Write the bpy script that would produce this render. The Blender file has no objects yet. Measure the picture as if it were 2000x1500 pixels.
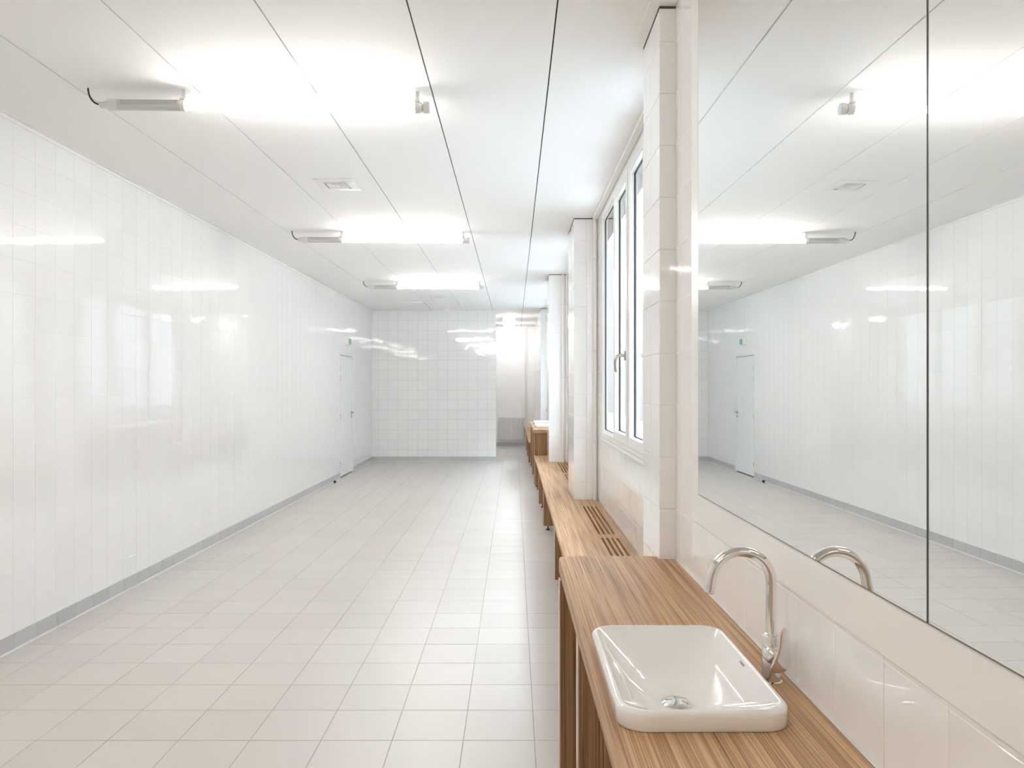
import bpy, bmesh, math, random
from mathutils import Vector, Matrix
R = random.Random(7)
C = bpy.context.scene.collection
PI = math.pi
F = 1470.0; CX = 1004.0; CY = 755.5; EYE = 1.505; CEIL = 3.04

# ------------------------------------------------------------------ camera
cd = bpy.data.cameras.new('camera'); cam = bpy.data.objects.new('camera', cd); C.objects.link(cam)
bpy.context.scene.camera = cam
cam.location = (0, 0, EYE); cam.rotation_euler = (PI/2, 0, 0)
cd.sensor_width = 36; cd.lens = 36*F/2000; cd.clip_start = 0.02; cd.clip_end = 200
cd.shift_x = -(CX-1000)/2000; cd.shift_y = (CY-750)/2000

# ------------------------------------------------------------------ world, lights, exposure
sc = bpy.context.scene
w = bpy.data.worlds.new('sky'); sc.world = w; w.use_nodes = True
bg = w.node_tree.nodes['Background']
bg.inputs[0].default_value = (0.72, 0.86, 1.0, 1); bg.inputs[1].default_value = 5.6
TUBE_POWER = 19.5; TUBE_COLOR = (1.0, 0.975, 0.945)
CORRIDOR_POWER = 12.0
sc.view_settings.view_transform = 'Standard'; sc.view_settings.look = 'None'
sc.view_settings.exposure = 2.2; sc.view_settings.gamma = 1.0; sc.view_settings.use_curve_mapping = False
cy = sc.cycles
cy.max_bounces = 14; cy.diffuse_bounces = 8; cy.glossy_bounces = 6; cy.transmission_bounces = 4
cy.transparent_max_bounces = 8; cy.sample_clamp_indirect = 8; cy.blur_glossy = 0.3
for (ya, yb) in ((3.56, 6.47), (7.65, 10.15), (10.95, 14.55)):       # sky portals in the window openings
    ld = bpy.data.lights.new('window_portal', 'AREA'); ld.shape = 'RECTANGLE'
    ld.size = 1.95; ld.size_y = yb-ya; ld.cycles.is_portal = True
    lo = bpy.data.objects.new('window_portal', ld); C.objects.link(lo)
    lo.location = (0.86, (ya+yb)/2, 2.03); lo.rotation_euler = (0, PI/2, 0)

# ------------------------------------------------------------------ materials
def mat(name, col, rough=0.5, metal=0.0, emit=0.0, ecol=None, spec=0.5, alpha=1.0):
    m = bpy.data.materials.new(name); m.use_nodes = True
    p = m.node_tree.nodes['Principled BSDF']
    p.inputs['Base Color'].default_value = (*col, 1); p.inputs['Roughness'].default_value = rough
    p.inputs['Metallic'].default_value = metal; p.inputs['Specular IOR Level'].default_value = spec
    p.inputs['Alpha'].default_value = alpha
    if emit:
        p.inputs['Emission Color'].default_value = (*(ecol or col), 1); p.inputs['Emission Strength'].default_value = emit
    return m
def N(m, t, **kw):
    n = m.node_tree.nodes.new(t)
    for k, v in kw.items(): setattr(n, k, v)
    return n
def L(m, a, b): m.node_tree.links.new(a, b)
def P(m): return m.node_tree.nodes['Principled BSDF']
def noise(m, scale, detail=2.0, vec=None, space='Object', rough=0.5):
    n = N(m, 'ShaderNodeTexNoise'); n.inputs['Scale'].default_value = scale
    n.inputs['Detail'].default_value = detail; n.inputs['Roughness'].default_value = rough
    if vec is None:
        if space == 'World': g = N(m, 'ShaderNodeNewGeometry'); vec = g.outputs['Position']
        else: tc = N(m, 'ShaderNodeTexCoord'); vec = tc.outputs['Object']
    L(m, vec, n.inputs['Vector']); return n
def bump(m, h, strength, dist):
    b = N(m, 'ShaderNodeBump'); b.inputs['Strength'].default_value = strength; b.inputs['Distance'].default_value = dist
    L(m, h, b.inputs['Height']); L(m, b.outputs[0], P(m).inputs['Normal'])
def ramp(m, fac, stops):
    r = N(m, 'ShaderNodeValToRGB'); e = r.color_ramp.elements
    e[0].position, e[0].color = stops[0][0], (*stops[0][1], 1)
    e[1].position, e[1].color = stops[1][0], (*stops[1][1], 1)
    for s in stops[2:]:
        x = e.new(s[0]); x.color = (*s[1], 1)
    L(m, fac, r.inputs[0]); return r

def tile_mat(name, a, b, rough, wav=0.0006, wscale=9):
    m = mat(name, a, rough)
    oi = N(m, 'ShaderNodeObjectInfo'); r = ramp(m, oi.outputs['Random'], [(0, a), (1, b)])
    L(m, r.outputs[0], P(m).inputs['Base Color'])
    n = noise(m, wscale, 1.0, space='World'); bump(m, n.outputs[0], 0.5, wav)
    P(m).inputs['Specular IOR Level'].default_value = 0.65
    return m
M = {}
M['tile'] = tile_mat('white_glazed_tile', (0.885, 0.882, 0.875), (0.905, 0.902, 0.895), 0.035)
M['grout'] = mat('pale_grout', (0.85, 0.845, 0.835), 0.7)
M['near_grout'] = mat('warm_white_grout', (0.90, 0.88, 0.85), 0.5)
M['grey_grout'] = mat('grey_grout', (0.45, 0.45, 0.45), 0.8)
M['plaster'] = mat('white_plaster', (0.87, 0.86, 0.84), 0.6)
M['ceil'] = mat('white_ceiling_panel', (0.90, 0.885, 0.865), 0.75)
n = noise(M['ceil'], 220, 2, space='World'); bump(M['ceil'], n.outputs[0], 0.15, 0.001)
M['joint_shade'] = mat('dark_joint_shade', (0.10, 0.09, 0.08), 0.9)
def floor_material():
    m = mat('grey_beige_floor_tile', (0.6, 0.57, 0.54), 0.36)
    n1 = noise(m, 420, 2, space='World'); r1 = ramp(m, n1.outputs[0], [(0.3, (0.58, 0.54, 0.50)), (0.7, (0.67, 0.635, 0.595))])
    oi = N(m, 'ShaderNodeObjectInfo'); r2 = ramp(m, oi.outputs['Random'], [(0, (0.95, 0.94, 0.94)), (1, (1, 1, 1))])
    x = N(m, 'ShaderNodeMix', data_type='RGBA', blend_type='MULTIPLY'); x.inputs[0].default_value = 1
    L(m, r1.outputs[0], x.inputs[6]); L(m, r2.outputs[0], x.inputs[7]); L(m, x.outputs[2], P(m).inputs['Base Color'])
    n2 = noise(m, 300, 2, space='World'); bump(m, n2.outputs[0], 0.2, 0.0006)
    return m
M['floor'] = floor_material()
M['floor_grout'] = mat('grey_floor_grout', (0.40, 0.375, 0.35), 0.85)
M['base'] = tile_mat('grey_skirting_tile', (0.52, 0.525, 0.535), (0.56, 0.565, 0.575), 0.3)
M['seal'] = mat('pale_sealant', (0.72, 0.72, 0.71), 0.5)
M['white'] = mat('white_lacquer', (0.84, 0.83, 0.81), 0.35)
M['door'] = mat('white_door_paint', (0.87, 0.875, 0.88), 0.4)
M['pvc'] = mat('white_window_profile', (0.83, 0.82, 0.79), 0.25)
M['board'] = mat('white_mirror_board', (0.88, 0.865, 0.84), 0.3)
M['pipe'] = mat('cream_painted_pipe', (0.82, 0.79, 0.75), 0.3)
M['black'] = mat('black_rubber_and_shade', (0.015, 0.015, 0.015), 0.5)
M['cable'] = mat('black_brown_cable', (0.02, 0.017, 0.014), 0.45)
M['chrome'] = mat('polished_chrome', (0.80, 0.79, 0.78), 0.04, 1.0)
M['steel'] = mat('brushed_steel', (0.45, 0.44, 0.42), 0.3, 1.0)
M['nickel'] = mat('satin_nickel', (0.50, 0.46, 0.41), 0.28, 1.0)
M['mirror'] = mat('mirror_silver', (0.90, 0.915, 0.905), 0.0, 1.0)
M['edge_and_shadow'] = mat('mirror_edge_and_shadow', (0.16, 0.15, 0.13), 0.3)
M['ceramic'] = mat('white_sanitary_ceramic', (0.82, 0.80, 0.77), 0.04)
P(M['ceramic']).inputs['Coat Weight'].default_value = 0.6; P(M['ceramic']).inputs['Coat Roughness'].default_value = 0.02
M['print'] = mat('grey_print', (0.12, 0.12, 0.12), 0.4)
M['clear'] = mat('frosted_polycarbonate', (0.62, 0.60, 0.60), 0.2)
M['gear'] = mat('grey_tray_and_throat_shade', (0.50, 0.48, 0.48), 0.4)
M['cap'] = mat('pale_grey_plastic', (0.72, 0.70, 0.68), 0.4)
M['tube'] = mat('lit_tube', (1, 1, 1), 0.5, emit=TUBE_POWER, ecol=TUBE_COLOR)
M['bulkhead'] = mat('lit_opal_diffuser', (1, 1, 1), 0.5, emit=CORRIDOR_POWER, ecol=(0.97, 0.99, 1))
M['green'] = mat('green_sign', (0.10, 0.42, 0.30), 0.4)
M['radiator'] = mat('white_radiator_enamel', (0.74, 0.74, 0.735), 0.35)
M['warm'] = mat('warm_beige_wall', (0.74, 0.64, 0.53), 0.6)
M['pave'] = mat('pale_paving', (0.42, 0.42, 0.41), 0.8)
M['render'] = mat('dark_added_wall', (0.11, 0.105, 0.10), 0.9)

def glass_material():
    m = bpy.data.materials.new('window_glass'); m.use_nodes = True; nt = m.node_tree; nt.nodes.clear()
    o = nt.nodes.new('ShaderNodeOutputMaterial'); mx = nt.nodes.new('ShaderNodeMixShader')
    t = nt.nodes.new('ShaderNodeBsdfTransparent'); t.inputs[0].default_value = (0.86, 0.88, 0.88, 1)
    g = nt.nodes.new('ShaderNodeBsdfGlossy'); g.inputs['Roughness'].default_value = 0.0
    ge = nt.nodes.new('ShaderNodeNewGeometry'); dt = nt.nodes.new('ShaderNodeVectorMath'); dt.operation = 'DOT_PRODUCT'
    nt.links.new(ge.outputs['Normal'], dt.inputs[0]); nt.links.new(ge.outputs['Incoming'], dt.inputs[1])
    def mth(op, a, b):
        q = nt.nodes.new('ShaderNodeMath'); q.operation = op
        for k_, v_ in enumerate((a, b)):
            if v_ is None: continue
            if isinstance(v_, (int, float)): q.inputs[k_].default_value = v_
            else: nt.links.new(v_, q.inputs[k_])
        return q.outputs[0]
    c_ = mth('ABSOLUTE', dt.outputs['Value'], None)
    f1 = mth('ADD', mth('MULTIPLY', mth('POWER', mth('SUBTRACT', 1.0, c_), 5.0), 0.96), 0.04)      # one surface
    f4 = mth('DIVIDE', mth('MULTIPLY', f1, 4.0), mth('ADD', mth('MULTIPLY', f1, 3.0), 1.0))          # double glazing
    nt.links.new(f4, mx.inputs[0])
    nt.links.new(t.outputs[0], mx.inputs[1]); nt.links.new(g.outputs[0], mx.inputs[2]); nt.links.new(mx.outputs[0], o.inputs[0])
    return m
M['glass'] = glass_material()
M['glow_cover'] = mat('translucent_glow_cover', (0.86, 0.86, 0.86), 0.4, alpha=0.90)

def wood(name, along, light, mid, dark, seed=0.0):
    """laminated veneer on edge: fine plies running along one axis, some darker glue lines and short cracks"""
    m = mat(name, mid, 0.46, spec=0.35)
    g = N(m, 'ShaderNodeTexCoord'); s = N(m, 'ShaderNodeSeparateXYZ'); L(m, g.outputs['Object'], s.inputs[0])
    ax = {'X': 0, 'Y': 1, 'Z': 2}; oth = [k for k in 'XYZ' if k != along]
    # across = sum of the two other axes, so edges carry the plies too
    a = N(m, 'ShaderNodeMath', operation='ADD'); L(m, s.outputs[ax[oth[0]]], a.inputs[0]); L(m, s.outputs[ax[oth[1]]], a.inputs[1])
    def vec(sa, sl, off):
        c = N(m, 'ShaderNodeCombineXYZ')
        m1 = N(m, 'ShaderNodeMath', operation='MULTIPLY'); L(m, a.outputs[0], m1.inputs[0]); m1.inputs[1].default_value = sa
        m2 = N(m, 'ShaderNodeMath', operation='MULTIPLY'); L(m, s.outputs[ax[along]], m2.inputs[0]); m2.inputs[1].default_value = sl
        L(m, m1.outputs[0], c.inputs[0]); L(m, m2.outputs[0], c.inputs[1]); c.inputs[2].default_value = seed+off
        return c.outputs[0]
    n1 = noise(m, 1.0, 1.0, vec(330, 1.2, 0))            # plies about 3 mm
    n2 = noise(m, 1.0, 3.0, vec(45, 0.9, 7))             # boards
    n3 = noise(m, 1.0, 2.0, vec(170, 1.5, 13))           # cracks
    r1 = ramp(m, n1.outputs[0], [(0.36, mid), (0.62, light)])
    r2 = ramp(m, n2.outputs[0], [(0.34, (0.58, 0.50, 0.43)), (0.58, (1.0, 1.0, 1.0))])
    x = N(m, 'ShaderNodeMix', data_type='RGBA', blend_type='MULTIPLY'); x.inputs[0].default_value = 0.8
    L(m, r1.outputs[0], x.inputs[6]); L(m, r2.outputs[0], x.inputs[7])
    r3 = ramp(m, n3.outputs[0], [(0.665, (0, 0, 0)), (0.71, (1, 1, 1))])
    y = N(m, 'ShaderNodeMix', data_type='RGBA'); L(m, r3.outputs[0], y.inputs[0])
    L(m, x.outputs[2], y.inputs[6]); y.inputs[7].default_value = (*dark, 1)
    L(m, y.outputs[2], P(m).inputs['Base Color'])
    bump(m, n1.outputs[0], 0.12, 0.001)
    return m
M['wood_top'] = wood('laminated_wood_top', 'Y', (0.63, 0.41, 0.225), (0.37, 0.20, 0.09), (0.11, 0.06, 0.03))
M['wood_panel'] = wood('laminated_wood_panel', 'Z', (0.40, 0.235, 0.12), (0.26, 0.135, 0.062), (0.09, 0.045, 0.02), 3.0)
M['wood_edge'] = mat('pale_wood_edge', (0.70, 0.56, 0.44), 0.45)

# ------------------------------------------------------------------ mesh helpers
class MB:
    def __init__(s): s.v = []; s.f = []; s.mi = []
    def add(s, v, f, mi=0):
        o = len(s.v); s.v += [tuple(p) for p in v]; s.f += [tuple(i+o for i in q) for q in f]; s.mi += [mi]*len(f); return s
    def box(s, x0, x1, y0, y1, z0, z1, bev=0.0, seg=1, mi=0):
        if bev <= 0:
            v = [(x, y, z) for x in (x0, x1) for y in (y0, y1) for z in (z0, z1)]
            return s.add(v, [(0, 1, 3, 2), (4, 6, 7, 5), (0, 4, 5, 1), (2, 3, 7, 6), (0, 2, 6, 4), (1, 5, 7, 3)], mi)
        b = bmesh.new(); bmesh.ops.create_cube(b, size=1)
        for q in b.verts: q.co = Vector(((x0+x1)/2+q.co.x*(x1-x0), (y0+y1)/2+q.co.y*(y1-y0), (z0+z1)/2+q.co.z*(z1-z0)))
        bmesh.ops.bevel(b, geom=b.edges[:], offset=bev, segments=seg, profile=0.5, affect='EDGES')
        return s.bm(b, mi)
    def bm(s, b, mi=0):
        b.verts.ensure_lookup_table(); b.verts.index_update()
        s.add([q.co[:] for q in b.verts], [[q.index for q in f.verts] for f in b.faces], mi); b.free(); return s
    def loft(s, rings, cap=True, mi=0, close=False):
        n = len(rings[0]); v = [p for r in rings for p in r]; f = []
        m = len(rings); last = m if close else m-1
        for i in range(last):
            for j in range(n):
                a = i*n+j; b = i*n+(j+1) % n; c = ((i+1) % m)*n+(j+1) % n; d = ((i+1) % m)*n+j
                f.append((a, b, c, d))
        if cap and not close: f.append(tuple(range(n-1, -1, -1))); f.append(tuple((m-1)*n+j for j in range(n)))
        return s.add(v, f, mi)
    def tube(s, path, r, n=16, cap=True, mi=0):
        path = [Vector(p) for p in path]; rr = r if isinstance(r, (list, tuple)) else [r]*len(path); rings = []
        t0 = (path[1]-path[0]).normalized()
        up = Vector((0, 0, 1)) if abs(t0.z) < 0.9 else Vector((0, 1, 0))
        u = t0.cross(up).normalized()
        for i, p in enumerate(path):
            t = ((path[min(i+1, len(path)-1)]-path[max(i-1, 0)])).normalized()
            u = (u-t*u.dot(t)).normalized(); w_ = t.cross(u)
            rings.append([p+(u*math.cos(2*PI*k/n)+w_*math.sin(2*PI*k/n))*rr[i] for k in range(n)])
        return s.loft(rings, cap, mi)
    def lathe(s, prof, c=(0, 0, 0), n=24, axis='Z', mi=0):
        rings = []
        for (r, h) in prof:
            ring = []
            for k in range(n):
                a = 2*PI*k/n; x, y = r*math.cos(a), r*math.sin(a)
                p = {'Z': (x, y, h), 'X': (h, x, y), 'Y': (y, h, x)}[axis]
                ring.append((c[0]+p[0], c[1]+p[1], c[2]+p[2]))
            rings.append(ring)
        return s.loft(rings, True, mi)
    def mesh(s, name, mats, smooth=None):
        me = bpy.data.meshes.new(name); me.from_pydata(s.v, [], s.f)
        for m in (mats if isinstance(mats, (list, tuple)) else [mats]): me.materials.append(m)
        me.polygons.foreach_set('material_index', s.mi)
        b = bmesh.new(); b.from_mesh(me); bmesh.ops.recalc_face_normals(b, faces=b.faces[:]); b.to_mesh(me); b.free()
        if smooth is not None:
            me.polygons.foreach_set('use_smooth', [True]*len(me.polygons)); me.set_sharp_from_angle(angle=math.radians(smooth))
        me.update(); return me
    def build(s, name, mats, parent=None, smooth=None, loc=None):
        o = bpy.data.objects.new(name, s.mesh(name, mats, smooth)); C.objects.link(o)
        if parent is not None: o.parent = parent
        if loc: o.location = loc
        return o
def thing(name, label, cat, loc=(0, 0, 0), rz=0.0, group=None):
    o = bpy.data.objects.new(name, None); C.objects.link(o); o.location = loc; o.rotation_euler = (0, 0, rz)
    o.empty_display_size = 0.05; o['label'] = label; o['category'] = cat
    if group: o['group'] = group
    return o
def tag(o, label, cat, group=None):
    o['label'] = label; o['category'] = cat
    if group: o['group'] = group
    return o
def struct(o, label=None, cat=None):
    o['kind'] = 'structure'
    if label: o['label'] = label
    if cat: o['category'] = cat
    return o
def copy_tree(o, parent=None):
    c = o.copy(); C.objects.link(c)
    if parent is not None: c.parent = parent
    for ch in list(o.children): copy_tree(ch, c)
    return c

def proj(p):
    if p[1] < 0.05: return None
    return CX+F*p[0]/p[1], CY-F*(p[2]-EYE)/p[1]

tile_cache = {}
def tile_mesh(w_, h_, t, ch, m, key):
    k = (round(w_, 3), round(h_, 3), key)
    if k not in tile_cache:
        a, b = w_/2, h_/2; q = MB()
        v = [(-a, -b, -t), (a, -b, -t), (a, b, -t), (-a, b, -t), (-a, -b, -ch), (a, -b, -ch), (a, b, -ch), (-a, b, -ch),
             (-a+ch, -b+ch, 0), (a-ch, -b+ch, 0), (a-ch, b-ch, 0), (-a+ch, b-ch, 0)]
        f = [(8, 9, 10, 11)]
        for i in range(4):
            j = (i+1) % 4; f += [(i, j, 4+j, 4+i), (4+i, 4+j, 8+j, 8+i)]
        q.add(v, f); tile_cache[k] = (q.mesh('tile', m), v, f)
    return tile_cache[k]
def cuts(a, b, start, pitch):
    k = math.floor((a-start)/pitch); out = [a]
    x = start+k*pitch
    while x < b-1e-6:
        if x > a+0.012 and x < b-0.012: out.append(x)
        x += pitch
    out.append(b); return out
def tiles(parent, O, U, V, Nn, regions, m, key, g=0.002, t=0.002, ch=0.0008, jit=0.12, name='tile', limit=300, minpx=10):
    """regions: list of (u cuts, v cuts). The pieces that show largest are objects, the others one 'stuff' part."""
    O, U, V, Nn = Vector(O), Vector(U).normalized(), Vector(V).normalized(), Vector(Nn).normalized()
    cells = []
    for us, vs in regions:
        for i in range(len(us)-1):
            for j in range(len(vs)-1):
                u0, u1, v0, v1 = us[i], us[i+1], vs[j], vs[j+1]
                if u1-u0 < 0.01 or v1-v0 < 0.01: continue
                c = O+U*((u0+u1)/2)+V*((v0+v1)/2); p = proj(c); size = 0
                if p and -20 < p[0] < 2020 and -20 < p[1] < 1520:
                    q = [proj(O+U*a+V*b) for a in (u0, u1) for b in (v0, v1)]
                    if all(q):
                        A = abs((q[3][0]-q[0][0])*(q[2][1]-q[1][1])-(q[3][1]-q[0][1])*(q[2][0]-q[1][0]))/2
                        size = math.sqrt(A)
                cells.append((size, c, u1-u0-g, v1-v0-g))
    cells.sort(key=lambda q: -q[0]); rest = MB(); base = Matrix((U, V, Nn)).transposed().to_4x4()
    for k, (size, c, w_, h_) in enumerate(cells):
        me, v, f = tile_mesh(w_, h_, t, ch, m, key)
        rot = Matrix.Rotation(math.radians(R.gauss(0, jit)), 4, 'X') @ Matrix.Rotation(math.radians(R.gauss(0, jit)), 4, 'Y')
        mw = Matrix.Translation(c+Nn*0.0002) @ base @ rot
        if k < limit and size >= minpx:
            o = bpy.data.objects.new(name, me); C.objects.link(o); o.parent = parent; o.matrix_local = mw
        else:
            rest.add([mw @ Vector(p) for p in v], f)
    if rest.v:
        o = rest.build('far_'+name+'s' if False else name, m, parent); o['kind'] = 'stuff'
    return cells

# ================================================================== STRUCTURE
XL = -2.865; YF = 15.15; YB = 19.0; XO = -0.361      # left wall, far wall, corridor end, free edge of far wall
Y0 = -4.6; XW = 0.76                                  # rear wall, window wall
TP = 0.2; TZ = 0.24                                   # tile pitch, height of the first full joint
def wall(name, boxes, m=None):
    b = MB()
    for q in boxes: b.box(*q)
    return struct(b.build(name, m or M['grout']))
G = 0.0022
# --- floor
fl = wall('floor', [(-3.2, 1.0, Y0, YB+0.2, -0.12, -0.0015)], M['floor_grout'])
fy = cuts(0.6, YB, 3.204, 0.2985)
fx = cuts(XL, XW, 0.0870, 0.303)
tiles(fl, (0, 0, 0), (1, 0, 0), (0, 1, 0), (0, 0, 1), [(fx, [y for y in fy])], M['floor'], 'floor', g=0.0035, t=0.004, ch=0.0007, jit=0.05)
# --- ceiling
ce = wall('ceiling', [(-3.2, 1.0, Y0, YB+0.2, CEIL+0.014, CEIL+0.15)], M['joint_shade'])  # slab coloured dark to paint the shade in the panel joints
px = [XL+0.03, -2.245, -1.640, -1.032, -0.428, 0.174, 0.775]
py = [Y0, -2.38, -0.58, 1.22, 3.02, 4.82, 6.62, 8.42, 10.22, 12.02, 13.67, YF, 16.9, YB]
pc = {}
for i in range(len(px)-1):
    for j in range(len(py)-1):
        x0, x1, y0, y1 = px[i]+0.0035, px[i+1]-0.0035, py[j]+0.0004, py[j+1]-0.0004
        if i == 0: x0 = px[0]
        k = (round(x1-x0, 4), round(y1-y0, 4))
        if k not in pc:
            pc[k] = MB().box(-k[0]/2, k[0]/2, -k[1]/2, k[1]/2, 0, 0.012).mesh('ceiling_panel', M['ceil'])
        o = bpy.data.objects.new('ceiling_panel', pc[k]); C.objects.link(o); o.parent = ce
        o.location = ((x0+x1)/2, (y0+y1)/2, CEIL)
        if i == 1 and j == 10: o.location.z -= 0.006; o.rotation_euler = (0, math.radians(0.5), 0)   # slightly sagging hatch
# --- wall_left with door opening
DY0, DY1, DZ = 12.36, 13.36, 2.06
wl = wall('wall_left', [(XL-0.2, XL-0.0010, Y0, DY0, 0, CEIL), (XL-0.2, XL-0.0010, DY1, YB+0.2, 0, CEIL), (XL-0.2, XL-0.0010, DY0, DY1, DZ, CEIL)])
vz = [0.1]+cuts(TZ, CEIL-0.01, TZ, TP)
def zc(a, b): return cuts(a, b, TZ, TP)
def yc(a, b): return cuts(a, b, 4.302, TP)
tiles(wl, (XL, 0, 0), (0, -1, 0), (0, 0, 1), (1, 0, 0),
      [([-y for y in reversed(yc(-1.0, DY0))], zc(0.1, CEIL)), ([-y for y in reversed(yc(DY1, YF))], zc(0.1, CEIL)),
       ([-y for y in reversed(yc(DY0, DY1))], zc(DZ, CEIL))], M['tile'], 'left', g=0.0020, t=0.0011, ch=0.0005, jit=0.06)
# --- wall_back (tiled end wall that stops short of the benches)
wb = wall('wall_back', [(XL, XO-G, YF+G, YF+0.2, 0, CEIL)], M['grey_grout'])
tiles(wb, (0, YF, 0), (1, 0, 0), (0, 0, 1), (0, -1, 0), [(cuts(XL, XO, XL+0.13, TP), zc(0.1, CEIL))], M['tile'], 'wall', g=0.0022, jit=0.22, minpx=9)
tiles(wb, (XO, 0, 0), (0, 1, 0), (0, 0, 1), (1, 0, 0), [([YF, YF+0.2], zc(0.1, CEIL))], M['tile'], 'wall', jit=0.1)
# --- wall_corridor
wc = wall('wall_corridor', [(XL-0.2, 1.0, YB+G, YB+0.2, 0, CEIL)])
tiles(wc, (0, YB, 0), (1, 0, 0), (0, 0, 1), (0, -1, 0), [(cuts(-1.6, 0.52, 0.12, TP), zc(0.1, CEIL))], M['tile'], 'wall', jit=0.15, minpx=9)
# --- wall_rear behind the camera
wr = wall('wall_rear', [(XL-0.2, 1.0, Y0-0.2, Y0, 0, CEIL)], M['warm'])
# --- wall_right: window wall with openings, mirror wall nearer, corridor side
WZ0, WZ1 = 1.075, 2.985
WIN = ((3.56, 6.47), (7.65, 10.15), (10.95, 14.55))
bx = [(XW+G, XW+0.045, 3.3, YF, 0, WZ0-0.02), (XW+G, XW+0.045, 3.3, YF, WZ1, CEIL)]
for a, b in ((3.3, WIN[0][0]), (WIN[0][1], WIN[1][0]), (WIN[1][1], WIN[2][0]), (WIN[2][1], 15.2)): bx.append((XW+G, XW+0.045, a, b, WZ0-0.02, WZ1))
wd = wall('wall_right', bx)
def yr(a, b): return cuts(a, b, 3.62, TP)
regs = [(yr(3.41, 6.85), zc(0.30, WZ0-0.02)), (yr(6.47, 6.86), zc(WZ0-0.02, CEIL)), (yr(3.41, 6.85), [WZ1, CEIL]),
        (yr(7.56, 10.27), zc(0.30, WZ0-0.02)), (yr(7.56, 10.27), [WZ1, CEIL]), (yr(10.15, 10.27), zc(WZ0, WZ1)), (yr(10.84, 14.7), zc(0.3, WZ0-0.02)), (yr(10.84, 14.7), [WZ1, CEIL])]
tiles(wd, (XW, 0, 0), (0, 1, 0), (0, 0, 1), (-1, 0, 0), regs, M['tile'], 'wall', jit=0.12)
w5 = wall('wall_passage', [(0.52+G, 1.0, 15.1, YB+0.05, 0, CEIL)])
tiles(w5, (0.52, 0, 0), (0, 1, 0), (0, 0, 1), (-1, 0, 0), [(cuts(15.12, YB, 15.12, TP), zc(0.1, CEIL))], M['tile'], 'wall', jit=0.1, minpx=9)
# mirror wall, slightly out of square with the rest
AW = 0.007; XM = 0.674
wm = MB().box(XM+0.0008, XM+0.25, -4.55, 3.2, 0, CEIL).build('wall_mirror_side', M['near_grout']); struct(wm); wm.rotation_euler.z = AW
NZ = 1.012; NP = 0.2095
def nz(a, b): return cuts(a, b, NZ, NP)
tiles(wm, (XM, 0, 0), (0, -1, 0), (0, 0, 1), (-1, 0, 0),
      [([-y for y in reversed(cuts(-0.6, 3.045, 1.7475, TP))], nz(0.10, CEIL))], M['tile'], 'near', jit=0.02, g=0.0022, t=0.0009, ch=0.0006)
# --- pillars
def pillar(name, x0, y0, y1, colx, z0, pitch, label):
    p = MB().box(x0+G, 0.80 if y0 > 3.2 else 0.95, y0+G, y1, 0.0, CEIL).build(name, M['grout']); struct(p, label)
    zs = cuts(0.30, CEIL-0.009, z0, pitch)
    MB().box(x0-0.0005, colx[-1], y0-0.0005, y1, CEIL-0.0085, CEIL-0.0005).build('painted_gap_shade', M['joint_shade'], p)  # dark strip painted in for the shade line under the ceiling
    tiles(p, (0, y0, 0), (1, 0, 0), (0, 0, 1), (0, -1, 0), [(colx, zs)], M['tile'], 'near' if y0 < 4 else 'wall', jit=0.08, ch=0.001, minpx=6)
    tiles(p, (x0, 0, 0), (0, -1, 0), (0, 0, 1), (-1, 0, 0), [([-y for y in reversed(cuts(y0, y1, y0+0.19, TP))], zs)], M['tile'], 'near' if y0 < 4 else 'wall', jit=0.08, ch=0.001, minpx=6)
    if y0 > 3.2:
        tiles(p, (0, y1, 0), (-1, 0, 0), (0, 0, 1), (0, 1, 0), [([-c for c in reversed(colx)], zs)], M['tile'], 'wall', jit=0.08, minpx=999)
    return p
pillar('pillar', 0.5865, 3.036, 3.41, [0.5865, 0.654], NZ, NP, 'tiled pillar beside the mirror wall, rising from the sink counter')
pillar('pillar', 0.545, 6.85, 7.55, [0.545, 0.66, 0.757], 1.638, TP, 'tiled pillar rising from the bench beyond the window')
pillar('pillar', 0.4755, 10.28, 10.84, [0.4755, 0.675, 0.757], 1.638, TP, 'tiled pillar at the end of the bench by two pipes')
pillar('pillar', 0.52, 14.70, 15.12, [0.52, 0.65, 0.757], 1.638, TP, 'shaded tiled pillar behind the far counter')
# --- ceiling trims
tn = [0]
def trim(x0, x1, y0, y1, z0, z1, m='plaster', name=None):
    tn[0] += 1; return struct(MB().box(x0, x1, y0, y1, z0, z1, 0.001).build(name or 'trim_%d' % tn[0], M[m]))
trim(XL+0.0005, XL+0.028, Y0, YF, CEIL-0.004, CEIL+0.008)
trim(XL+0.0005, XL+0.008, Y0, YF, CEIL-0.024, CEIL-0.0045)
trim(0.540, 0.584, 1.0, 3.40, CEIL-0.006, CEIL-0.001)
trim(0.500, 0.542, 6.82, 7.60, CEIL-0.008, CEIL-0.001)
trim(0.435, 0.472, 10.25, 10.88, CEIL-0.008, CEIL-0.001)
trim(0.715, 0.757, 3.42, 6.84, CEIL-0.02, CEIL-0.001)
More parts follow.
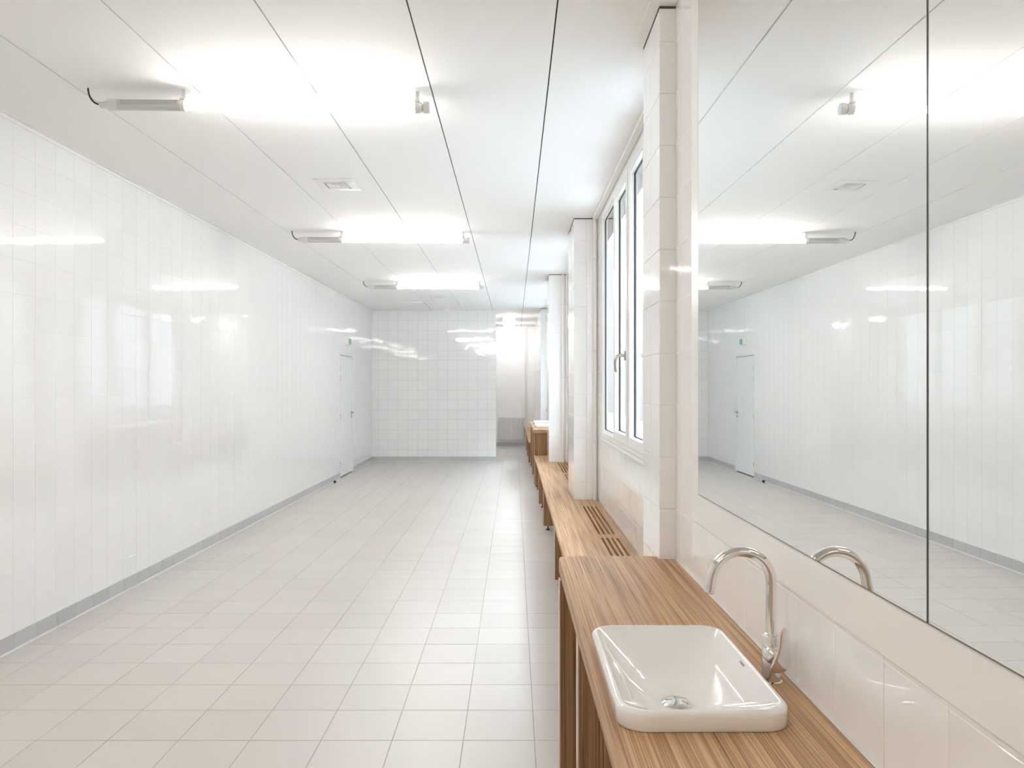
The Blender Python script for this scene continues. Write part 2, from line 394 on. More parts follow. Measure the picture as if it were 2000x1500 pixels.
# --- baseboards
def baseboard(name, O, U, Nn, us, m='base'):
    O, U, Nn = Vector(O), Vector(U), Vector(Nn)
    b = MB(); a, c = us[0], us[-1]
    V = Vector((0, 0, 1))
    pts = []
    for d in (0.0, 0.009):
        for uu in (a, c):
            for z in (0.0, 0.099): pts.append(O+U*uu+Nn*d+V*z)
    b.add(pts, [(0, 1, 3, 2), (4, 6, 7, 5), (0, 4, 5, 1), (2, 3, 7, 6), (0, 2, 6, 4), (1, 5, 7, 3)])
    o = struct(b.build(name, M['grout']))
    tiles(o, O+Nn*0.011, U, V, Nn, [(us, [0.004, 0.1])], M[m], 'base', g=0.0025, jit=0.1, minpx=9)
    s = MB(); r0 = [O+U*a+Nn*0.009, O+U*a+Nn*0.016, O+U*a+Nn*0.011+V*0.011]; r1 = [p+U*(c-a) for p in r0]
    s.loft([r0, r1]).build('sealant_bead', M['seal'], o)
    return o
baseboard('baseboard_left', (XL, 0, 0), (0, -1, 0), (1, 0, 0), [-y for y in reversed(yc(-1.0, DY0))])
baseboard('baseboard_left', (XL, 0, 0), (0, -1, 0), (1, 0, 0), [-y for y in reversed(yc(DY1, YF-0.012))])
baseboard('baseboard_back', (0, YF, 0), (1, 0, 0), (0, -1, 0), cuts(XL+0.012, XO, XL+0.13+0.045, TP))
baseboard('baseboard_corridor', (0, YB, 0), (1, 0, 0), (0, -1, 0), cuts(-1.6, 0.5, 0.12, TP))

# ================================================================== DOOR
dr = bpy.data.objects.new('door_1', None); C.objects.link(dr); struct(dr, 'white flush door in the tiled side wall'); dr.location = (XL, (DY0+DY1)/2, 0)
y0, y1 = -0.5, 0.5
b = MB(); b.box(-0.12, 0.006, y0, y0+0.028, 0, DZ, 0.002); b.box(-0.12, 0.006, y1-0.028, y1, 0, DZ, 0.002); b.box(-0.12, 0.006, y0+0.028, y1-0.028, DZ-0.028, DZ, 0.002)
b.build('door_frame', M['white'], dr)
MB().box(-0.045, -0.003, y0+0.032, y1-0.032, 0.018, DZ-0.034, 0.001).build('door_leaf', M['door'], dr)
MB().box(-0.14, -0.05, y0+0.03, y1-0.03, 0.0, DZ-0.03).build('door_gap_shade', M['black'], dr)  # black block stands in for the shade in the door gaps
for z in (1.81, 1.65, 1.01, 0.225):
    h = MB(); h.lathe([(0.007, -0.042), (0.007, -0.003)], (0.006, y0+0.032, z), 10); h.lathe([(0.007, 0.003), (0.007, 0.042)], (0.006, y0+0.032, z), 10)
    h.build('hinge', M['steel'], dr, 40)
hy = y1-0.085
h = MB(); h.lathe([(0.024, -0.003), (0.024, 0.008), (0.010, 0.010), (0.010, 0.05)], (0, hy, 1.055), 16, 'X')
h.tube([(0.045, hy+0.008, 1.055), (0.05, hy-0.01, 1.055), (0.052, hy-0.05, 1.055), (0.05, hy-0.125, 1.055)], 0.009, 10)
h.build('door_handle', M['steel'], dr, 40)
MB().lathe([(0.022, -0.003), (0.022, 0.007), (0.006, 0.008)], (0, hy, 0.985), 14, 'X').build('lock_rose', M['steel'], dr, 40)
# door stop
o = MB().lathe([(0.012, 0), (0.014, 0.004), (0.014, 0.010), (0.019, 0.013), (0.021, 0.034), (0.018, 0.038)], (0, 0, 0), 16).build('door_stop', M['black'], None, 35, (-2.800, 11.76, 0.0))
tag(o, 'small black rubber door stop on the floor beside the white door', 'door stop')
# exit sign
es = thing('exit_sign', 'small white and green emergency exit sign above the door', 'sign', (XL, 12.76, 1.505+0.775))
MB().box(0.0, 0.062, 0, 0.19, -0.055, 0.055, 0.004, 2).build('housing', M['white'], es)
g = MB().box(0.0605, 0.066, 0.05, 0.185, -0.046, 0.046, 0.001).build('sign_face', M['green'], es)
k = MB()   # running figure and arrow, flat
def flat(pts):
    v = [(0.0668, 0.118-p[0]*0.05, p[1]*0.04) for p in pts]+[(0.0660, 0.118-p[0]*0.05, p[1]*0.04) for p in pts]; n_ = len(pts)
    k.add(v, [tuple(range(n_)), tuple(range(2*n_-1, n_-1, -1))]+[(i, (i+1) % n_, n_+(i+1) % n_, n_+i) for i in range(n_)])
flat([(-.1, .95), (.1, .95), (.18, .75), (.1, .55), (-.1, .55), (-.18, .75)])
flat([(-.2, .5), (.15, .5), (.1, -.1), (-.2, -.1)]); flat([(-.2, .45), (-.6, .1), (-.5, 0), (-.2, .2)]); flat([(.15, .45), (.55, .2), (.5, .05), (.1, .2)])
flat([(-.2, -.1), (0, -.1), (-.2, -.5), (-.7, -.6), (-.65, -.75), (-.1, -.65)]); flat([(0, -.1), (.12, -.1), (.45, -.5), (.25, -.9), (.1, -.85), (.22, -.5)])
k.build('running_figure', M['white'], g)

# ================================================================== WINDOWS
def ring(b, y0, y1, z0, z1, wd_, x0, x1, bev=0.003):
    b.box(x0, x1, y0, y0+wd_, z0, z1, bev); b.box(x0, x1, y1-wd_, y1, z0, z1, bev)
    b.box(x0, x1, y0+wd_-bev, y1-wd_+bev, z0, z0+wd_, bev); b.box(x0, x1, y0+wd_-bev, y1-wd_+bev, z1-wd_, z1, bev)
def window(name, ya, yb, lights, label, handle_y):
    wn = bpy.data.objects.new(name, None); C.objects.link(wn); struct(wn, label)
    b = MB(); ring(b, ya, yb, WZ0, WZ1, 0.048, XW-0.006, XW+0.036)
    for (l0, l1, kind) in lights[:-1]: b.box(XW-0.004, XW+0.034, l1-0.024, l1+0.024, WZ0+0.046, WZ1-0.046, 0.003)
    b.build('window_frame', M['pvc'], wn)
    MB().box(XW-0.024, XW+0.02, ya-0.01, yb+0.01, WZ0-0.022, WZ0-0.002, 0.004, 2).build('window_sill', M['pvc'], wn)
    for (l0, l1, kind) in lights:
        a = ya+0.048 if l0 == ya else l0+0.024; c = yb-0.048 if l1 == yb else l1-0.024
        z0, z1 = WZ0+0.048, WZ1-0.048
        if kind == 'sash':
            b = MB(); ring(b, a-0.012, c+0.012, z0-0.012, z1+0.012, 0.07, XW-0.018, XW+0.035, 0.004); s = b.build('sash', M['pvc'], wn)
            ga, gc, gz0, gz1 = a+0.056, c-0.056, z0+0.056, z1-0.056
        else:
            b = MB(); ring(b, a-0.002, c+0.002, z0-0.002, z1+0.002, 0.018, XW+0.004, XW+0.033, 0.002); s = b.build('glazing_bead', M['pvc'], wn)
            ga, gc, gz0, gz1 = a+0.014, c-0.014, z0+0.014, z1-0.014
        xg = XW+0.018
        q = MB(); ring(q, ga-0.002, gc+0.002, gz0-0.002, gz1+0.002, 0.010, xg-0.004, xg+0.012, 0.0); q.build('gasket', M['black'], s)
        pn = MB().add([(xg, ga, gz0), (xg, gc, gz0), (xg, gc, gz1), (xg, ga, gz1)], [(0, 1, 2, 3)]).build('pane', M['glass'], s)
        if kind == 'sash' and handle_y and a < handle_y < c+0.05:
            h = MB(); hy_ = c-0.02 if handle_y > (a+c)/2 else a+0.025
            xh = XW-0.018
            h.box(xh-0.012, xh, hy_-0.014, hy_+0.014, 1.68, 1.74, 0.002)
            h.tube([(xh-0.008, hy_, 1.715), (xh-0.035, hy_, 1.716), (xh-0.058, hy_, 1.712), (xh-0.070, hy_, 1.700), (xh-0.074, hy_, 1.68), (xh-0.074, hy_, 1.64), (xh-0.068, hy_, 1.605)], [0.011, 0.011, 0.010, 0.010, 0.009, 0.008, 0.007], 12)
            h.build('window_handle', M['nickel'], s, 40)
    return wn
w1 = window('window_1', 3.56, 6.47, [(3.56, 4.26, 'fixed'), (4.26, 4.93, 'sash'), (4.93, 5.635, 'sash'), (5.635, 6.47, 'fixed')],
       'white framed window beside the mirror with two casements', None)
# one handle, on the casement stile next to the centre post
s_ = [c for c in w1.children if c.name.startswith('sash')][1]
h = MB(); hy_, xh = 4.985, XW-0.018
h.box(xh-0.012, xh, hy_-0.015, hy_+0.015, 1.68, 1.742, 0.002)
h.tube([(xh-0.008, hy_, 1.713), (xh-0.035, hy_, 1.714), (xh-0.056, hy_, 1.710), (xh-0.068, hy_, 1.698), (xh-0.073, hy_, 1.675), (xh-0.073, hy_, 1.635), (xh-0.066, hy_, 1.602)], [0.011, 0.011, 0.010, 0.010, 0.009, 0.008, 0.007], 12)
h.build('window_handle', M['nickel'], s_, 40)
MB().box(XW-0.026, XW-0.017, 4.905, 4.945, WZ0+0.05, WZ1-0.05, 0.003).build('centre_post', M['pvc'], w1)
window('window_2', 7.65, 10.15, [(7.65, 8.9, 'sash'), (8.9, 10.15, 'sash')], 'white framed window between the two farther pillars', None)
window('added_window_3', 10.95, 14.55, [(10.95, 12.15, 'sash'), (12.15, 13.35, 'sash'), (13.35, 14.55, 'sash')], 'unseen white framed window added above the distant counter for light', None)  # window added to bring more light to the far end
# outdoors
ob = struct(MB().box(6.0, 6.4, -20, 70, -0.3, 10.0).build('added_wall_outside', M['render']))  # wall added outdoors to dim what shows through the panes
gr = struct(MB().box(0.96, 60, -30, 60, -0.3, -0.1).build('ground_outside', M['pave']))

# ================================================================== PIPES
def pipe(x, y, r, br, label, z0=0.48, collar=None):
    t = thing('heating_pipe', label, 'pipe', (x, y, z0))
    MB().tube([(0, 0, 0), (0, 0, CEIL-z0+0.005)], r, 16).build('pipe_run', M['pipe'], t, 40)
    for z in br:
        q = MB(); q.lathe([(r+0.0005, -0.009), (r+0.004, -0.008), (r+0.004, 0.008), (r+0.0005, 0.009)], (0, 0, z-z0), 14)
        
        if y < 7: q.tube([(r*0.5, 0.0, z-z0), (XW-x, 0.0, z-z0)], 0.006, 8); q.lathe([(0.015, XW-x-0.008), (0.015, XW-x-0.001)], (0, 0, z-z0), 12, 'X')
        else: q.tube([(0, r*0.5, z-z0), (0, 0.055, z-z0)], 0.006, 8)
        q.build('pipe_clip', M['cap'], t, 40)
    if collar: MB().lathe([(r, -0.03), (r+0.005, -0.028), (r+0.005, 0.028), (r, 0.03)], (0, 0, collar-z0), 16).build('collar', M['pipe'], t, 40)
    return t
pipe(0.7335, 6.81, 0.0155, (2.66, 1.83, 1.01), 'cream vertical heating pipe at the corner of the pillar beyond the window', collar=2.86)
pipe(0.664, 10.22, 0.014, (2.62, 1.63, 0.64), 'leftmost of two white vertical pipes against the farther pillar')
pipe(0.720, 10.22, 0.014, (2.62, 1.63, 0.64), 'second of two white vertical pipes, nearer the window')

# ================================================================== BENCHES AND COUNTERS
def plate(x0, x1, y0, y1, z0, z1, holes):
    xs = sorted(set([x0, x1]+[v for h in holes for v in h[:2] if x0 < v < x1])); ys = sorted(set([y0, y1]+[v for h in holes for v in h[2:4] if y0 < v < y1]))
    nx, ny = len(xs)-1, len(ys)-1
    def solid(i, j):
        if i < 0 or j < 0 or i >= nx or j >= ny: return False
        cx_, cy_ = (xs[i]+xs[i+1])/2, (ys[j]+ys[j+1])/2
        return not any(h[0] < cx_ < h[1] and h[2] < cy_ < h[3] for h in holes)
    b = bmesh.new(); vt = {}
    def V_(i, j, k):
        if (i, j, k) not in vt: vt[(i, j, k)] = b.verts.new((xs[i], ys[j], (z0, z1)[k]))
        return vt[(i, j, k)]
    for i in range(nx):
        for j in range(ny):
            if not solid(i, j): continue
            b.faces.new((V_(i, j, 1), V_(i+1, j, 1), V_(i+1, j+1, 1), V_(i, j+1, 1)))
            b.faces.new((V_(i, j, 0), V_(i, j+1, 0), V_(i+1, j+1, 0), V_(i+1, j, 0)))
            if not solid(i-1, j): b.faces.new((V_(i, j, 0), V_(i, j, 1), V_(i, j+1, 1), V_(i, j+1, 0)))
            if not solid(i+1, j): b.faces.new((V_(i+1, j, 0), V_(i+1, j+1, 0), V_(i+1, j+1, 1), V_(i+1, j, 1)))
            if not solid(i, j-1): b.faces.new((V_(i, j, 0), V_(i+1, j, 0), V_(i+1, j, 1), V_(i, j, 1)))
            if not solid(i, j+1): b.faces.new((V_(i, j+1, 0), V_(i, j+1, 1), V_(i+1, j+1, 1), V_(i+1, j+1, 0)))
    return b
def round_front(b, x0, ends, z1, off, seg=4, zb=None):
    ed = []
    for e in b.edges:
        a, c = e.verts[0].co, e.verts[1].co
        for zz in ([z1] if zb is None else [z1, zb]):
            if abs(a.z-zz) < 1e-6 and abs(c.z-zz) < 1e-6:
                if abs(a.x-x0) < 1e-6 and abs(c.x-x0) < 1e-6: ed.append(e)
                for yy in ends:
                    if abs(a.y-yy) < 1e-6 and abs(c.y-yy) < 1e-6: ed.append(e)
        if abs(a.x-x0) < 1e-6 and abs(c.x-x0) < 1e-6 and abs(a.z-c.z) > 1e-6:
            for yy in ends:
                if abs(a.y-yy) < 1e-6 and abs(c.y-yy) < 1e-6: ed.append(e)
    bmesh.ops.bevel(b, geom=list(set(ed)), offset=off, segments=seg, profile=0.5, affect='EDGES')
def leg_panel(parent, x0, x1, y, z1, t=0.04, foot=0.045, name='leg_panel'):
    b = MB(); b.box(x0+0.004, x0+0.078, y, y+t, foot, z1, 0.0015); b.box(x0+0.0795, x1, y, y+t, foot, z1, 0.0015)
    p = b.build(name, M['wood_panel'], parent)
    MB().box(x0, x0+0.004, y, y+t, foot, z1, 0.0006).build('edge_strip', M['wood_edge'], p)
    for fx_ in (x0+0.05, x1-0.06) if foot > 0.02 else ():
        MB().lathe([(0.022, 0.0), (0.022, 0.006), (0.016, 0.012), (0.006, 0.014), (0.006, foot+0.002)], (fx_, y+t/2, 0), 14).build('foot', M['black'], p, 40)
def slots(ya, yb, xs, w_=0.015): return [(x, x+w_, ya, yb) for x in xs]
SX = (0.588, 0.622, 0.656, 0.690)
# long bench under the window
be = thing('slatted_bench', 'long low wooden bench with slotted heating grilles below the window', 'bench', (0, 0, 0))
hs = slots(5.235, 6.45, SX)+slots(3.9, 5.105, SX)+slots(8.98, 10.14, SX)+slots(7.66, 8.82, SX)
hs += [(0.543, 0.9, 6.847, 7.552), (0.473, 0.9, 10.277, 10.842), (0.584, 0.9, 2.9, 3.412)]
b = plate(0.303, 0.755, 3.10, 11.24, 0.445, 0.48, hs); round_front(b, 0.303, (), 0.48, 0.006, 3, 0.445)
# clear the pillars
MB().bm(b).build('bench_top', M['wood_top'], be)
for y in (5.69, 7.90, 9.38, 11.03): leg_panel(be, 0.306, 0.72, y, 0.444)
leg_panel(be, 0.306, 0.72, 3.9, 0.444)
# second bench at the far end
b2 = thing('slatted_bench', 'low wooden bench beyond the far counter, ending at the radiator', 'bench', (0, 0, 0))
b = plate(0.27, 0.517, 13.93, YB-0.02, 0.445, 0.48, []); round_front(b, 0.27, (), 0.48, 0.006, 2, 0.445)
MB().bm(b).build('bench_top', M['wood_top'], b2)
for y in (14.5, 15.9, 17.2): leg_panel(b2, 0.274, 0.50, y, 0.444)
# far counter
c2 = thing('sink_counter', 'taller white-topped wooden counter with two basins beyond the long bench', 'counter', (0, 0, 0))
b = plate(0.292, 0.755, 11.25, 13.92, 0.81, 0.865, [(0.36, 0.64, 11.73, 12.17), (0.36, 0.64, 12.88, 13.32)]); round_front(b, 0.292, (11.25,), 0.865, 0.012, 3)
MB().bm(b).build('worktop', M['wood_top'], c2)
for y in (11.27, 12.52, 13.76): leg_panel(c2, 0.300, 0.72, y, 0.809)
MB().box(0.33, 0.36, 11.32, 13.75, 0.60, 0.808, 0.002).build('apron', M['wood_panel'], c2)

# near counter, set along the mirror wall
CT = EYE-0.695
SKX0, SKX1, SKY0, SKY1 = 0.2225, 0.5785, 1.508, 2.066     # sink in the counter's own frame (x + 0.007 y)
c1 = thing('sink_counter', 'wooden counter of laminated strips along the mirror wall carrying the basin', 'counter', (0, 0, 0), AW)
b = plate(0.2046, XM-0.004, -0.9, 3.09, CT-0.058, CT, [(SKX0+0.035, SKX1-0.035, SKY0+0.035, SKY1-0.035), (0.6055, 0.9, 3.0385, 3.2)])
# stops at the pillar: last strip is notched by the pillar itself standing on it
round_front(b, 0.2046, (3.09,), CT, 0.013, 5)
wt = MB().bm(b).build('worktop', M['wood_top'], c1, 30)
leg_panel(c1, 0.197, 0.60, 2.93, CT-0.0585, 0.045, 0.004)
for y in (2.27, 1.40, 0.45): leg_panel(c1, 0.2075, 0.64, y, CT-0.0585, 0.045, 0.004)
MB().box(XM-0.007, XM-0.0005, -0.9, 3.02, CT, CT+0.004, 0.001).build('sealant_bead', M['seal'], c1)

# ------------------------------------------------------------------ basins
def rrect(hw, hl, r, n=10):
    r = min(r, hw*0.999, hl*0.999); pts = []
    for q, (sx, sy) in enumerate(((1, 1), (-1, 1), (-1, -1), (1, -1))):
        for k_ in range(n):
            a = PI/2*(q+k_/(n-1)); pts.append((sx*(hw-r)+r*math.cos(a), sy*(hl-r)+r*math.sin(a)))
    # straight sides subdivided for smooth lofting
    return pts
HT = 0.043
def bowl(t, hw, hl):
    """t 0 at rim .. 1 at waste: half sizes, corner radius, height"""
    s = t
    a = (hw-0.014)*(1-s)+0.036*s; c = (hl-0.014)*(1-s)+0.036*s
    r = 0.052*(1-s)+0.036*s+0.055*math.sin(PI*min(1, s*1.05))
    z = HT-0.003-0.098*(1-(1-s)**1.9)
    return a, c, min(r, a, c), z
def basin(hw, hl, parent, detail=True):
    b = MB(); rings = []
    def rg(a, c, r, z): rings.append([(x, y, z) for x, y in rrect(a, c, r)])
    NB = 18
    for t in [1-i/NB for i in range(NB+1)][0:1]: pass
    # underside from waste outwards
    for i in range(NB, -1, -1):
        a, c, r, z = bowl(i/NB, hw, hl); rg(a-0.012 if a > 0.06 else a, c-0.012 if c > 0.06 else c, r, min(z-0.012, -0.004 if i < 6 else 9))
    rg(hw-0.02, hl-0.02, 0.045, 0.0005)
    rg(hw-0.002, hl-0.002, 0.056, 0.0005); rg(hw, hl, 0.058, 0.003); rg(hw, hl, 0.058, HT-0.012)
    for q in (0.25, 0.5, 0.75, 1.0):
        a_ = q*PI/2; rg(hw-0.010*(1-math.cos(a_)), hl-0.010*(1-math.cos(a_)), 0.058-0.004*q, HT-0.012+0.012*math.sin(a_))
    rg(hw-0.0125, hl-0.0125, 0.053, HT-0.0008)
    for i in range(0, NB+1):
        rg(*bowl(i/NB, hw, hl))
    b.loft(rings, True)
    return b.build('bowl', M['ceramic'], parent, 60)
hw, hl = (SKX1-SKX0)/2, (SKY1-SKY0)/2
scx, scy = (SKX0+SKX1)/2, (SKY0+SKY1)/2
def world_c1(x, y): return (x*math.cos(AW)-y*math.sin(AW), x*math.sin(AW)+y*math.cos(AW))
wx, wy = world_c1(scx, scy)
sk = thing('wash_basin', 'white rectangular ceramic basin with rounded corners set on the near wooden counter', 'sink', (wx, wy, CT), AW)
basin(hw, hl, sk)
zb = bowl(1, hw, hl)[3]
d = MB().lathe([(0.037, 0.0), (0.037, 0.004), (0.030, 0.0085), (0.018, 0.0115), (0.004, 0.0125)], (0, 0, zb-0.002), 28).build('waste_cover', M['chrome'], sk, 50)
for q in range(5):
    a = 2*PI*q/5+0.5
    v0 = Vector((math.cos(a), math.sin(a), 0)); v1 = Vector((-v0.y, v0.x, 0))
    p = [v0*0.011+v1*0.0009, v0*0.011-v1*0.0009, v0*0.029-v1*0.0016, v0*0.029+v1*0.0016]
    zz = [0.0128, 0.0128, 0.0096, 0.0096]
    MB().add([(p[i].x, p[i].y, zb-0.002+zz[i]) for i in range(4)], [(0, 1, 2, 3)]).build('slot', M['steel'], d)
# printed mark on the inner slope by the tap
def text_mesh(txt, size):
    cu = bpy.data.curves.new('lettering', 'FONT'); cu.body = txt; cu.size = size; cu.align_x = 'CENTER'; cu.align_y = 'CENTER'; cu.extrude = 0.0001
    o = bpy.data.objects.new('tmp', cu); C.objects.link(o); bpy.context.view_layer.update()
    me = bpy.data.meshes.new_from_object(o.evaluated_get(bpy.context.evaluated_depsgraph_get()))
    C.objects.unlink(o); bpy.data.objects.remove(o); return me
me = text_mesh('DURAVIT', 0.0085); me.materials.clear(); me.materials.append(M['print'])
t_ = 0.045; a0, c0, r0, z0_ = bowl(t_, hw, hl); a1, c1_, r1, z1_ = bowl(t_+0.03, hw, hl)
upv = Vector((a0-a1, 0, z0_-z1_)).normalized(); dirv = Vector((0, -1, 0)); nv = dirv.cross(upv).normalized()
lg = bpy.data.objects.new('printed_mark', me); C.objects.link(lg); lg.parent = sk
if nv.z < 0: nv = -nv
lg.matrix_local = Matrix.Translation(Vector((a0, 0.010, z0_))+nv*0.0012) @ Matrix((dirv, upv, nv)).transposed().to_4x4()
# far basins with simple taps
for q, y in enumerate((11.95, 13.1)):
    s2 = thing('wash_basin', ('nearer' if q == 0 else 'farther')+' of the two white basins on the distant taller counter', 'sink', (0.50, y, 0.865), 0)
    basin(0.17, 0.26, s2)
    MB().lathe([(0.036, 0.0), (0.036, 0.004), (0.02, 0.010), (0.004, 0.0115)], (0, 0, zb-0.002), 16).build('waste_cover', M['chrome'], s2, 50)

# ------------------------------------------------------------------ taps
def faucet(x, y, z, rz, label, lever=True):
    f = thing('basin_tap', label, 'tap', (x, y, z), rz)
    # tapered body
    MB().lathe([(0.0255, 0.0), (0.0255, 0.003), (0.0215, 0.005), (0.0215, 0.106), (0.0205, 0.109), (0.015, 0.110)], (0, 0, 0), 36).build('body', M['chrome'], f, 40)
    MB().lathe([(0.0145, 0.108), (0.0150, 0.112), (0.0130, 0.114)], (0, 0, 0), 28).build('collar', M['chrome'], f, 40)
    r, ra = 0.0708, 0.0122; zc_ = 0.695-0.389-r+0.0
    pth = [(0, 0, 0.105), (0, 0, 0.15), (0, 0, 0.19), (0, 0, zc_-0.01)]
    for i in range(0, 25):
        a = math.radians(170*i/24); pth.append((-r+r*math.cos(a), 0, zc_+r*math.sin(a)))
    a = math.radians(170); ex, ez = -r+r*math.cos(a), zc_+r*math.sin(a); dx, dz = -math.sin(a), math.cos(a)
    pth.append((ex+dx*0.022, 0, ez+dz*0.022))
    MB().tube(pth, ra, 28).build('spout', M['chrome'], f, 50)
    p0 = Vector((ex+dx*0.022, 0, ez+dz*0.022)); dd = Vector((dx, 0, dz))
    ae = MB().tube([p0, p0+dd*0.0005, p0+dd*0.001, p0+dd*0.014, p0+dd*0.016], [0.0120, 0.0120, 0.0130, 0.0130, 0.0115], 28).build('aerator', M['chrome'], f, 30)
    MB().tube([p0+dd*0.0161, p0+dd*0.0185], [0.0095, 0.0090], 20).build('nozzle_ring', M['steel'], ae, 30)
    # cartridge hub pushing out of the body towards the user's right, with the lever blade
    hub = Vector((-0.12, -0.99, 0)).normalized(); hz = 0.068
    MB().tube([hub*0.004+Vector((0, 0, hz)), hub*0.022+Vector((0, 0, hz)), hub*0.030+Vector((0, 0, hz)), hub*0.036+Vector((0, 0, hz))], [0.0225, 0.0215, 0.0185, 0.012], 28).build('hub', M['chrome'], f, 60)
    # blade: sections from under the hub sweeping up beside the body
    secs = [  # centre (along x, along -y), height, half width along x, half thickness
        (0.001, 0.034, 0.033, 0.010, 0.005), (0.003, 0.036, 0.036, 0.018, 0.005), (0.008, 0.0375, 0.046, 0.0250, 0.0045), (0.012, 0.038, 0.060, 0.0230, 0.004),
        (0.0155, 0.0385, 0.078, 0.0175, 0.0035), (0.0175, 0.039, 0.098, 0.0138, 0.003), (0.0182, 0.039, 0.118, 0.0123, 0.0028),
        (0.0183, 0.039, 0.131, 0.0108, 0.0024), (0.0183, 0.0388, 0.1375, 0.006, 0.0015)]
    rings = []
    for (px_, py_, pz, hw_, th) in secs:
        rg = []
        for k_ in range(16):
            a = 2*PI*k_/16; c_, s_2 = math.cos(a), math.sin(a)
            ex_ = math.copysign(abs(c_)**0.6, c_)*hw_; ey_ = math.copysign(abs(s_2)**0.6, s_2)*th
            rg.append((px_+ex_*0.93-ey_*0.2, -(py_+ey_*0.95)+ex_*0.30*-1*0-0.0, pz))
        rings.append(rg)
    MB().loft(rings).build('lever', M['chrome'], f, 60)
    return f
fx0, fy0 = 0.6075, 1.778
faucet(fx0, fy0, CT, AW, 'tall chrome swan-neck basin tap with side lever beside the near basin')
for q, y in enumerate((11.95, 13.1)):
    f2 = copy_tree([o for o in C.objects if o.name == 'basin_tap'][0])
    f2.location = (0.705, y, 0.865); f2['label'] = 'chrome swan-neck tap behind the '+('nearer' if q == 0 else 'farther')+' basin of the distant counter'

# ================================================================== MIRRORS
AM = 0.009; XMI = 0.670
mb = MB().box(XMI+0.0006, XMI+0.0035, -0.55, 2.735, EYE-0.48, EYE+1.50, 0.001)
mbo = mb.build('backing_board', M['board']); mbo.rotation_euler.z = AM
tag(mbo, 'flat white board framing the mirrors on the tiled wall', 'board')
SEAM = 1.186
for q, (a, c, lab) in enumerate(((SEAM+0.0014, 2.618, 'frameless mirror panel next to the pillar, with the tap reflected in it'), (-0.45, SEAM-0.0014, 'frameless mirror panel nearest the viewer, cut by the edge of the photo'))):
    mi = thing('wall_mirror', lab, 'mirror', (0, 0, 0), AM, 'frameless mirrors side by side')
    MB().box(XMI-0.0045, XMI+0.0004, a, c, EYE-0.3755, EYE+1.47).build('glass_edge', M['edge_and_shadow'], mi)  # dark rim paints the glass edge together with its shadow
    MB().add([(XMI-0.0047, a+0.0012, EYE-0.3730), (XMI-0.0047, c-0.0030, EYE-0.3730), (XMI-0.0047, c-0.0030, EYE+1.469), (XMI-0.0047, a+0.0012, EYE+1.469)], [(0, 3, 2, 1)]).build('silvered_face', M['mirror'], mi)

# ================================================================== LAMPS
def lamp(y, label):
    t = thing('tube_lamp', label, 'lamp', (-0.482, y, CEIL-0.085), math.radians(1.4), 'tube lamps across the ceiling')
    # x runs from 0 (right end) to the left
    MB().tube([(-1.218, 0, 0), (-0.018, 0, 0)], 0.0235, 20).build('lit_tube', M['tube'], t, 40)
    ra_, rb_ = 0.0245, 0.0275; an = [math.radians(90-76+152*k_/10) for k_ in range(11)]
    sec = [(ra_*math.cos(a), ra_*math.sin(a)) for a in an]+[(rb_*math.cos(a), rb_*math.sin(a)) for a in reversed(an)]
    MB().loft([[(x, p[0], p[1]) for p in sec] for x in (-1.217, -0.019)]).build('added_glow_cover', M['glow_cover'], t, 50)  # cover added to hold back the tube's glow on the ceiling
    g = MB().tube([(-1.57, 0, 0), (-1.224, 0, 0)], 0.027, 20).build('gear_housing', M['clear'], t, 40)
    MB().box(-1.535, -1.245, -0.028, -0.018, -0.004, 0.020, 0.002).build('gear_tray', M['gear'], g)
    for x in (-1.578,):
        MB().lathe([(0.020, -0.030), (0.028, -0.026), (0.0295, 0.0), (0.0295, 0.022), (0.027, 0.026)], (x, 0, 0), 20, 'X').build('end_cap', M['cap'], t, 30)
    MB().lathe([(0.008, -0.050), (0.015, -0.046), (0.017, -0.030), (0.020, -0.012), (0.020, 0.0)], (-1.600, 0, 0), 14, 'X').build('cable_gland', M['cap'], t, 40)
    MB().lathe([(0.024, -0.026), (0.0255, -0.018), (0.0255, 0.004)], (0, 0, 0), 20, 'X').build('tube_collar', M['cap'], t, 30)
    MB().lathe([(0.018, 0.004), (0.018, 0.010), (0.028, 0.012), (0.030, 0.016), (0.030, 0.040), (0.027, 0.042)], (0, 0, 0), 20, 'X').build('end_cap', M['cap'], t, 30)
    for x in (-0.020, -1.222):
        b = MB(); b.tube([(x-0.011, 0, 0), (x+0.011, 0, 0)], 0.0295, 20); b.box(x-0.012, x+0.012, -0.022, 0.022, 0.024, 0.036, 0.002)
        b.box(x-0.009, x+0.009, -0.003, 0.003, 0.034, 0.0845, 0.001); b.build('bracket', M['cap'], t)
    cp = []
    for i in range(13):
        a = i/12*PI/2; cp.append((-1.648-0.052*math.sin(a)*1.15, 0, 0.086-0.084*math.cos(a)) )
    cp = [(-1.635, 0, 0.0)]+cp; MB().tube(cp, 0.0045, 8).build('cord', M['cable'], t, 60)
    return t
la = lamp(3.91, 'lit tube lamp nearest the camera, with grey gear end and black cord')
def relamp(y, lab):
    c = copy_tree(la); c.location.y = y; c['label'] = lab; return c
relamp(7.46, 'lit tube lamp in the middle of the three in view')
relamp(10.98, 'lit tube lamp farthest from the camera, nearest the end wall')
relamp(0.38, 'lit tube lamp above the camera, seen only in reflections')
relamp(-3.15, 'lit tube lamp behind the camera near the rear wall')
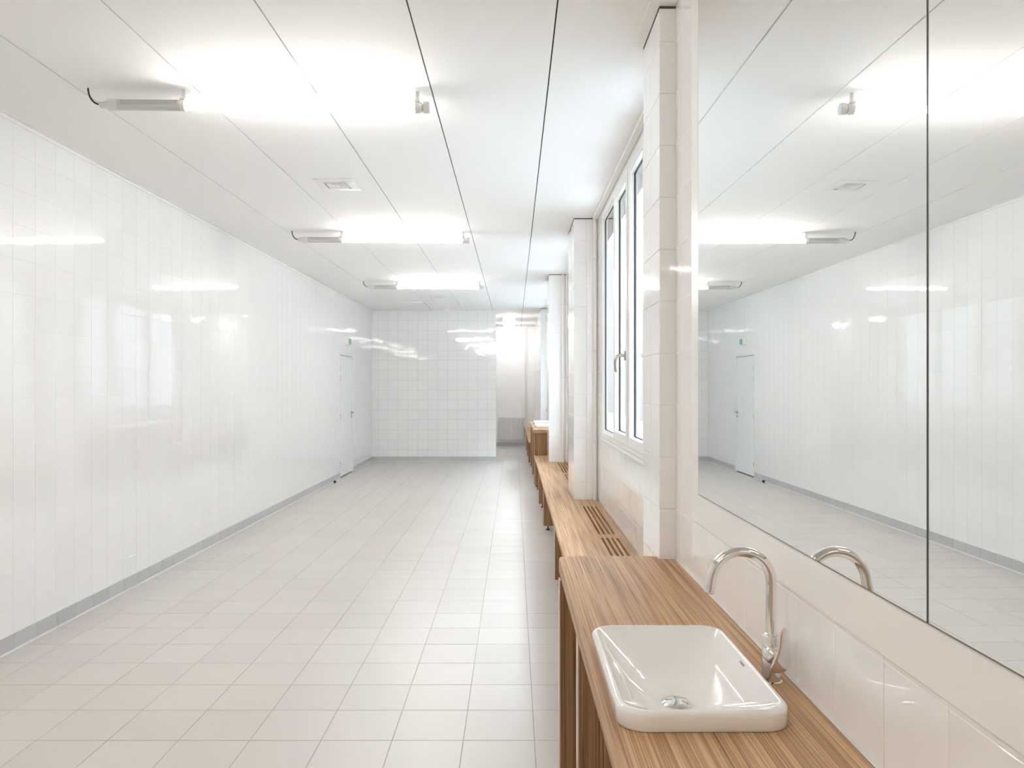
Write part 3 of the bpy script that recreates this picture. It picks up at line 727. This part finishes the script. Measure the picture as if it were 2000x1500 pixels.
for q, y in enumerate((16.3, 18.1)):
    t = thing('ceiling_light', ('nearer' if q == 0 else 'farther')+' of the two lit round ceiling lights in the passage', 'lamp', (-0.115, y, CEIL), 0, 'round lights in the passage')
    MB().lathe([(0.135, -0.018), (0.135, 0.0)], (0, 0, 0), 28).build('base_ring', M['white'], t, 40)
    MB().lathe([(0.05, -0.108), (0.108, -0.100), (0.124, -0.085), (0.128, -0.05), (0.13, -0.018)], (0, 0, 0), 28).build('diffuser', M['bulkhead'], t, 50)

# ================================================================== CEILING FITTINGS
def diffuser(x, y, label):
    t = thing('air_vent', label, 'vent', (x, y, CEIL), 0, 'square ceiling vents')
    b = MB(); s = 0.149
    def frame(o, i, zo, zi, th=0.002):
        vo = [(-o, -o), (o, -o), (o, o), (-o, o)]; vi = [(-i, -i), (i, -i), (i, i), (-i, i)]
        b.loft([[(p[0], p[1], zo) for p in vo], [(p[0], p[1], zi) for p in vi], [(p[0], p[1], zi+th) for p in vi], [(p[0], p[1], zo+th) for p in vo]], cap=False, close=True)
    frame(s, 0.088, -0.006, -0.010, 0.004); b.build('flange', M['white'], t)
    b = MB(); frame(0.088, 0.082, -0.010, 0.010); b.build('throat', M['gear'], t)  # grey colour stands in for shade inside the throat
    MB().box(-0.079, 0.079, -0.079, 0.079, 0.008, 0.0115).build('duct_shade_sheet', M['black'], t)  # black sheet paints the shade of the vent opening
    for o, i in ((0.070, 0.050), (0.040, 0.028)):
        b = MB(); frame(o, i, -0.014, 0.004, 0.0025); b.build('cone', M['white'], t)
    MB().box(-0.018, 0.018, -0.018, 0.018, -0.012, -0.008, 0.001).build('centre_plate', M['white'], t)
    MB().lathe([(0.006, -0.006), (0.009, 0.0)], (0.055, -0.095, -0.011), 10).build('screw', M['cap'], t)
    return t
diffuser(-1.338, 5.71, 'square white air vent in the ceiling between the first and second tube lamps')
diffuser(-1.333, 12.85, 'square white air vent in the ceiling before the end wall')
t = thing('smoke_detector', 'round white detector on the ceiling against the end wall', 'detector', (-1.35, 14.93, CEIL))
MB().lathe([(0.02, -0.045), (0.05, -0.042), (0.075, -0.028), (0.095, -0.010), (0.098, 0.0)], (0, 0, 0), 24).build('cover', M['white'], t, 50)

# ================================================================== RADIATOR
ra = thing('radiator', 'white ribbed panel radiator on the end wall of the passage', 'radiator', (-0.075, YB-0.02, 0.17))
b = MB(); b.box(-0.30, 0.30, -0.075, -0.066, 0.0, 0.565, 0.003, 2)
b.build('front_panel', M['radiator'], ra)
for q in range(17):
    x = -0.27+q*0.54/16; MB().box(x-0.008, x+0.008, -0.082, -0.074, 0.035, 0.545, 0.003, 1).build('rib', M['radiator'], ra)
MB().box(-0.298, 0.298, -0.066, -0.004, 0.005, 0.56, 0.004).build('casing', M['radiator'], ra)
b = MB(); b.tube([(0.30, -0.04, 0.535), (0.36, -0.04, 0.535)], 0.011, 10); b.build('valve', M['steel'], ra, 40)
b = MB(); b.tube([(0.325, -0.04, 0.53), (0.325, -0.04, 0.05), (0.30, -0.04, 0.04)], 0.008, 8); b.build('return_pipe', M['pipe'], ra, 40)
def small_pipe(x, lab):
    return tag(MB().tube([(x, YB-0.05, 0.70), (x, YB-0.05, CEIL)], 0.010, 10).build('riser_pipe', M['pipe'], None, 40), lab, 'pipe')
small_pipe(0.285, 'thin white riser pipe next to the radiator valve')
small_pipe(0.318, 'thin white riser pipe, farther of the pair from the radiator')
